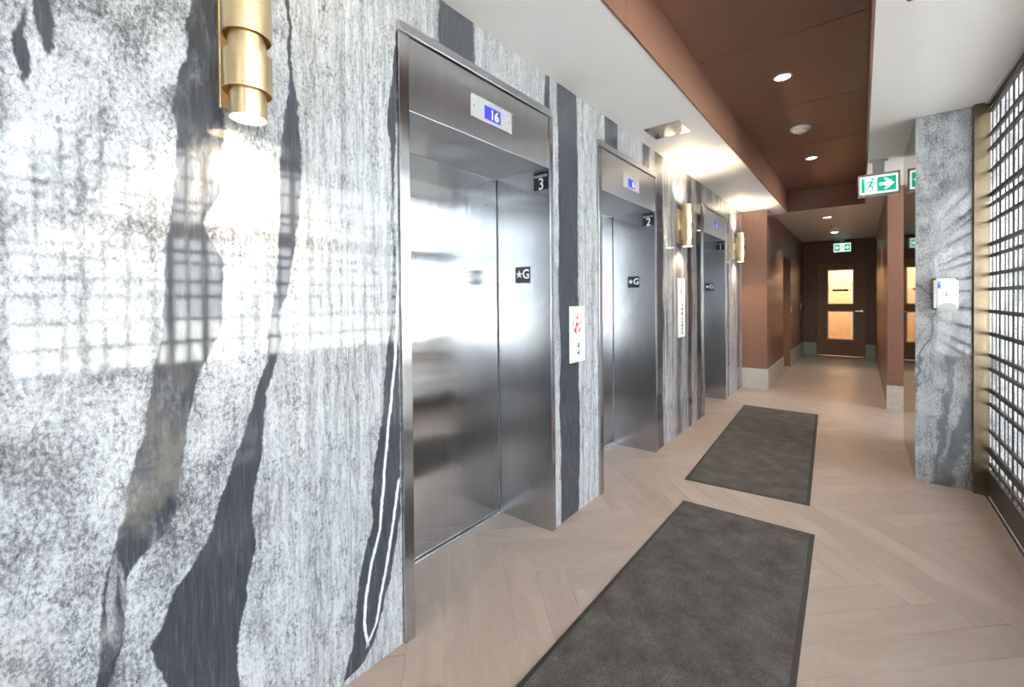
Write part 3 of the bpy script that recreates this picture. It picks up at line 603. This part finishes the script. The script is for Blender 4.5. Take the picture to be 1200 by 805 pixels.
# ------------------------------------------------------------------ pillar, exit signs, dispenser
PX0, PX1, PY0, PY1 = 1.745, 2.46, 4.38, 5.52
pil = tag(box('wall_pillar', PX0+.02, PX1-.02, PY0+.02, PY1-.02, 0, 3.7, 'white', origin=(0, 0, 0)), 'pillar clad in pale grey marble beside the lattice', 'pillar', kind='structure')
box('marble_slab', PX0, PX1, PY0, PY0+.02, 0, 3.7, 'pillar', pil, origin=(0, 0, 0)); box('marble_slab', PX0, PX1, PY1-.02, PY1, 0, 3.7, 'pillar', pil, origin=(0, 0, 0)); box('marble_slab', PX1-.02, PX1, PY0+.02, PY1-.02, 0, 3.7, 'pillar', pil, origin=(0, 0, 0))
box('polished_side_panel', PX0, PX0+.02, PY0+.0205, PY1-.0205, 0, H, 'darkglass', pil)
def man(cx, cz, h):
    k = h
    def T(p): return [(cx+a*k, cz+b*k) for a, b in p]
    head = [(cx+.10*k+.085*k*math.cos(q*math.pi/5), cz+.40*k+.085*k*math.sin(q*math.pi/5)) for q in range(10)]
    return [head, T([(.02, .30), (.12, .26), (.02, -.06), (-.10, -.03)]), T([(.08, .28), (.22, .10), (.36, .14), (.36, .08), (.20, .02), (.06, .18)]), T([(.04, .30), (-.20, .24), (-.28, .06), (-.22, .04), (-.15, .17), (.02, .20)]),
            T([(-.08, .0), (.02, -.04), (.16, -.16), (.10, -.42), (.03, -.42), (.07, -.20), (-.06, -.10)]), T([(-.10, .0), (-.02, -.04), (-.14, -.26), (-.38, -.30), (-.38, -.22), (-.18, -.18)])]
def exit_sign(x0, x1, y, z0, z1, label, arrow):
    s = thing('exit_sign', ((x0+x1)/2, y, H), label, 'sign')
    w, h = x1-x0, z1-z0; f = .016
    box('housing', x0, x1, y, y+.045, z0, z1, 'whiteplastic', s, .004)
    box('mount_canopy', x0+w*.28, x0+w*.72, y+.004, y+.041, H-.02, H, 'whiteplastic', s, .003)
    box('hanger', x0+w*.36, x0+w*.64, y+.015, y+.030, z1, H-.02, 'whiteplastic', s)
    for side in ((-1, 1) if arrow else (-1,)):
        yy = y if side < 0 else y+.045
        def P(pts, mat, d, nm='pictogram', par=None):
            q = [(x0+w*a, z0+h*b) if side < 0 else (x1-w*a, z0+h*b) for a, b in pts]
            return plate(nm, q, 'y', yy if side < 0 else yy+d, d, mat, par)
        fa = P([(.05, .10), (.95, .10), (.95, .90), (.05, .90)], 'exitwhite', .0015, 'lit_face', s)
        if arrow:
            P([(.09, .18), (.17, .18), (.17, .82), (.09, .82)], 'green', .0022, par=fa)
            for g_ in man(.315, .5, .62): 
                q = [(x0+w*(.315+(a-.315)*h/w*1.05), z0+h*b) if side < 0 else (x1-w*(.315+(a-.315)*h/w*1.05), z0+h*b) for a, b in g_]
                plate('pictogram', q, 'y', yy if side < 0 else yy+.0022, .0022, 'green', fa)
            P([(.47, .18), (.91, .18), (.91, .82), (.47, .82)], 'green', .0022, par=fa)
            P([(.52, .43), (.70, .43), (.62, .26), (.70, .26), (.87, .5), (.70, .74), (.62, .74), (.70, .57), (.52, .57)], 'exitwhite', .0028, 'arrow', fa)
        else:
            for a in (.09, .62): P([(a, .18), (a+.29, .18), (a+.29, .82), (a, .82)], 'green', .0022, par=fa)
            for g_ in man(.5, .5, .55):
                q = [(x0+w*(.5+(a-.5)*h/w), z0+h*b) for a, b in g_]; plate('pictogram', q, 'y', yy, .0022, 'green', fa)
            for sgn, c0 in ((-1, .235), (1, .765)): P([(c0+sgn*q*.012, .5+r*.3) for q, r in ((-8, -.25), (0, -.25), (0, -.7), (8, 0), (0, .7), (0, .25), (-8, .25))], 'exitwhite', .0028, 'arrow', fa)
exit_sign(1.407, 1.719, 5.48, 2.342, 2.556, 'green and white exit sign with a running man and arrow beside the pillar', True)
exit_sign(.927, 1.267, 12.38, 2.372, 2.605, 'small green and white exit sign above the glazed door', False)
dp = thing('sanitizer_dispenser', (1.897, PY0, 1.27), 'white hand sanitizer dispenser on the marble pillar', 'dispenser')
dx0, dx1, dz0, dz1 = 1.832, 1.964, 1.268, 1.500
box('back_housing', dx0+.002, dx1-.002, PY0-.055, PY0, dz0, dz1, 'darkgrey', dp, .010)
bm = bmesh.new(); bx(bm, dx0, dx1, PY0-.105, PY0-.052, dz0+.002, dz1); 
for vtx in bm.verts:
    if vtx.co.y < PY0-.08: vtx.co.x = 1.898+(vtx.co.x-1.898)*.90; vtx.co.z -= .010 if vtx.co.z > 1.4 else 0
bmesh.ops.bevel(bm, geom=bm.edges[:], offset=.014, segments=4, affect='EDGES'); cov = from_bm('cover', bm, 'whiteplastic', dp, True); cov.data.set_sharp_from_angle(angle=math.radians(50))
arc = [(1.905+.050*math.cos(a), 1.272+.052*math.sin(a)) for a in [math.pi*k/16 for k in range(17)]]
pb = plate('push_bar', arc, 'y', PY0-.103, .012, 'greyplastic', dp)
bl = plate('blue_label', [(1.853, 1.425), (1.868, 1.425), (1.868, 1.468), (1.853, 1.468)], 'y', PY0-.105, .001, 'blue', dp); plate('label_mark', [(1.856, 1.452), (1.866, 1.452), (1.866, 1.458), (1.856, 1.458)], 'y', PY0-.106, .0005, 'whiteplastic', bl)
plate('drop_mark', [(1.886, 1.372), (1.896, 1.366), (1.905, 1.374), (1.904, 1.386), (1.897, 1.402), (1.893, 1.388)], 'y', PY0-.1055, .0008, 'greyplastic', dp)

# ------------------------------------------------------------------ bronze lattice screen
LX = 2.12
lat = thing('lattice_screen', (LX, .5, 0), 'floor to ceiling bronze lattice screen of irregular bars', 'screen')
box('corner_post', 2.038, 2.116, 4.335, 4.379, 0, H-.001, 'bronze', lat, .002)
LY0, LY1 = -3.5, 4.345
for z, t in ((2.655, .03), (2.617, .016), (2.459, .022), (2.362, .022), (2.214, .018), (2.052, .026), (1.982, .018), (1.874, .018), (1.717, .024), (1.639, .020), (1.515, .022), (1.413, .022), (1.263, .024), (1.11, .024), (.963, .022), (.87, .022), (.724, .026), (.63, .022), (.448, .022), (.311, .048), (.22, .022)):
    box('lattice_bar', LX-.008, LX+.008, LY0, LY1, z-t/2, z+t/2, 'bar', lat)
box('kick_plate', LX-.012, LX+.012, LY0, LY1, .012, .178, 'bar', lat, .001)
box('floor_track', LX-.030, LX-.018, LY0, LY1, 0, .010, 'chrome', lat)
y = 4.345; sp = (.048, .104, .099, .128, .079, .105, .096, .09, .12, .085, .11); k = 0
while y > LY0+.1:
    y -= sp[k] if k < len(sp) else sp[1+(k*7) % 10]; k += 1
    box('lattice_upright', LX-.0009, LX+.0009, y-(.021 if k % 3 == 0 else .011), y+(.021 if k % 3 == 0 else .011), .17, 2.65, 'bar', lat)
tag(box('trim_1', LX-.03, 2.2, -3.6, 4.345, H-.012, H, 'white'), 'white ceiling trim along the top of the lattice', 'trim', kind='structure')

# ------------------------------------------------------------------ lobby beyond the lattice
tag(boxes('ceiling_lobby', [(2.2, GX+.2, -3.6, 7.1, 3.7, 3.8)], 'white', origin=(0, 0, 0)), 'white ceiling of the lobby', 'ceiling', kind='structure')
tag(boxes('wall_bulkhead', [(2.2, 2.26, -3.6, PY0, H, 3.7), (2.2, 2.26, PY1, 6.93, H, 3.7)], 'white', origin=(0, 0, 0)), 'white bulkhead above the lattice', 'wall', kind='structure')
tag(boxes('wall_back', [(-.6, 2.6, -3.7, -3.6, 0, 3.8), (2.6, GX, -3.7, -3.6, 0, .12), (2.6, GX, -3.7, -3.6, 3.56, 3.8)], 'white', origin=(0, 0, 0)), 'white wall at the rear', 'wall', kind='structure')
tag(boxes('wall_right', [(GX-.05, GX+.2, -3.6, 7.1, -.1, .45), (GX-.05, GX+.2, -3.6, 7.1, 3.62, 3.7), (GX-.05, GX+.2, 6.9, 7.1, .45, 3.62), (GX-.05, GX+.2, -3.6, -3.4, .45, 3.62)], 'white', origin=(0, 0, 0)), 'white outer wall around the lobby glazing', 'wall', kind='structure')
win = thing('window_1', (GX, 1.75, .45), 'tall storefront glazing of the lobby with dark mullions', 'window', kind='structure')
ny = 6; ys = [-3.4+10.3*i/ny for i in range(ny+1)]
for yv in ys: box('mullion', GX-.02, GX+.06, yv-.03, yv+.03, .45, 3.62, 'mull', win)
for z0, z1 in ((.45, .51), (2.28, 2.52), (3.56, 3.62)): box('transom_bar', GX-.01, GX+.05, -3.4, 6.9, z0, z1, 'mull', win)
for a, b in zip(ys[:-1], ys[1:]):
    for z0, z1 in ((.51, 2.28), (2.52, 3.56)): box('pane', GX+.015, GX+.023, a+.03, b-.03, z0, z1, 'glass', win)
pt = thing('partition', (3.3, 6.05, 0), 'low pink partition with grey base behind the lattice', 'partition')
box('panel', 2.56, 4.0, 6.0, 6.1, .20, 2.05, 'pink', pt); box('base_strip', 2.56, 4.0, 5.995, 6.1, 0, .20, 'base', pt)

xs = [2.6+3.45*i/3 for i in range(4)]
for nm, yc, lb in (('window_2', 7.0, 'tall glazing at the end of the lobby behind the pink partition'), ('window_3', -3.65, 'tall glazing at the rear end of the lobby')):
    w2 = thing(nm, (4.3, yc, .12), lb, 'window', kind='structure')
    for xv in xs: box('mullion', xv-.025, xv+.025, yc-.04, yc+.04, .12, 3.56, 'mull', w2)
    for z0 in (.12, 2.45, 3.51): box('transom_bar', 2.6, 6.05, yc-.03, yc+.03, z0, z0+.05, 'mull', w2)
    for a, b in zip(xs[:-1], xs[1:]):
        for z0, z1 in ((.17, 2.45), (2.50, 3.51)): box('pane', a+.025, b-.025, yc-.004, yc+.004, z0, z1, 'glass', w2)
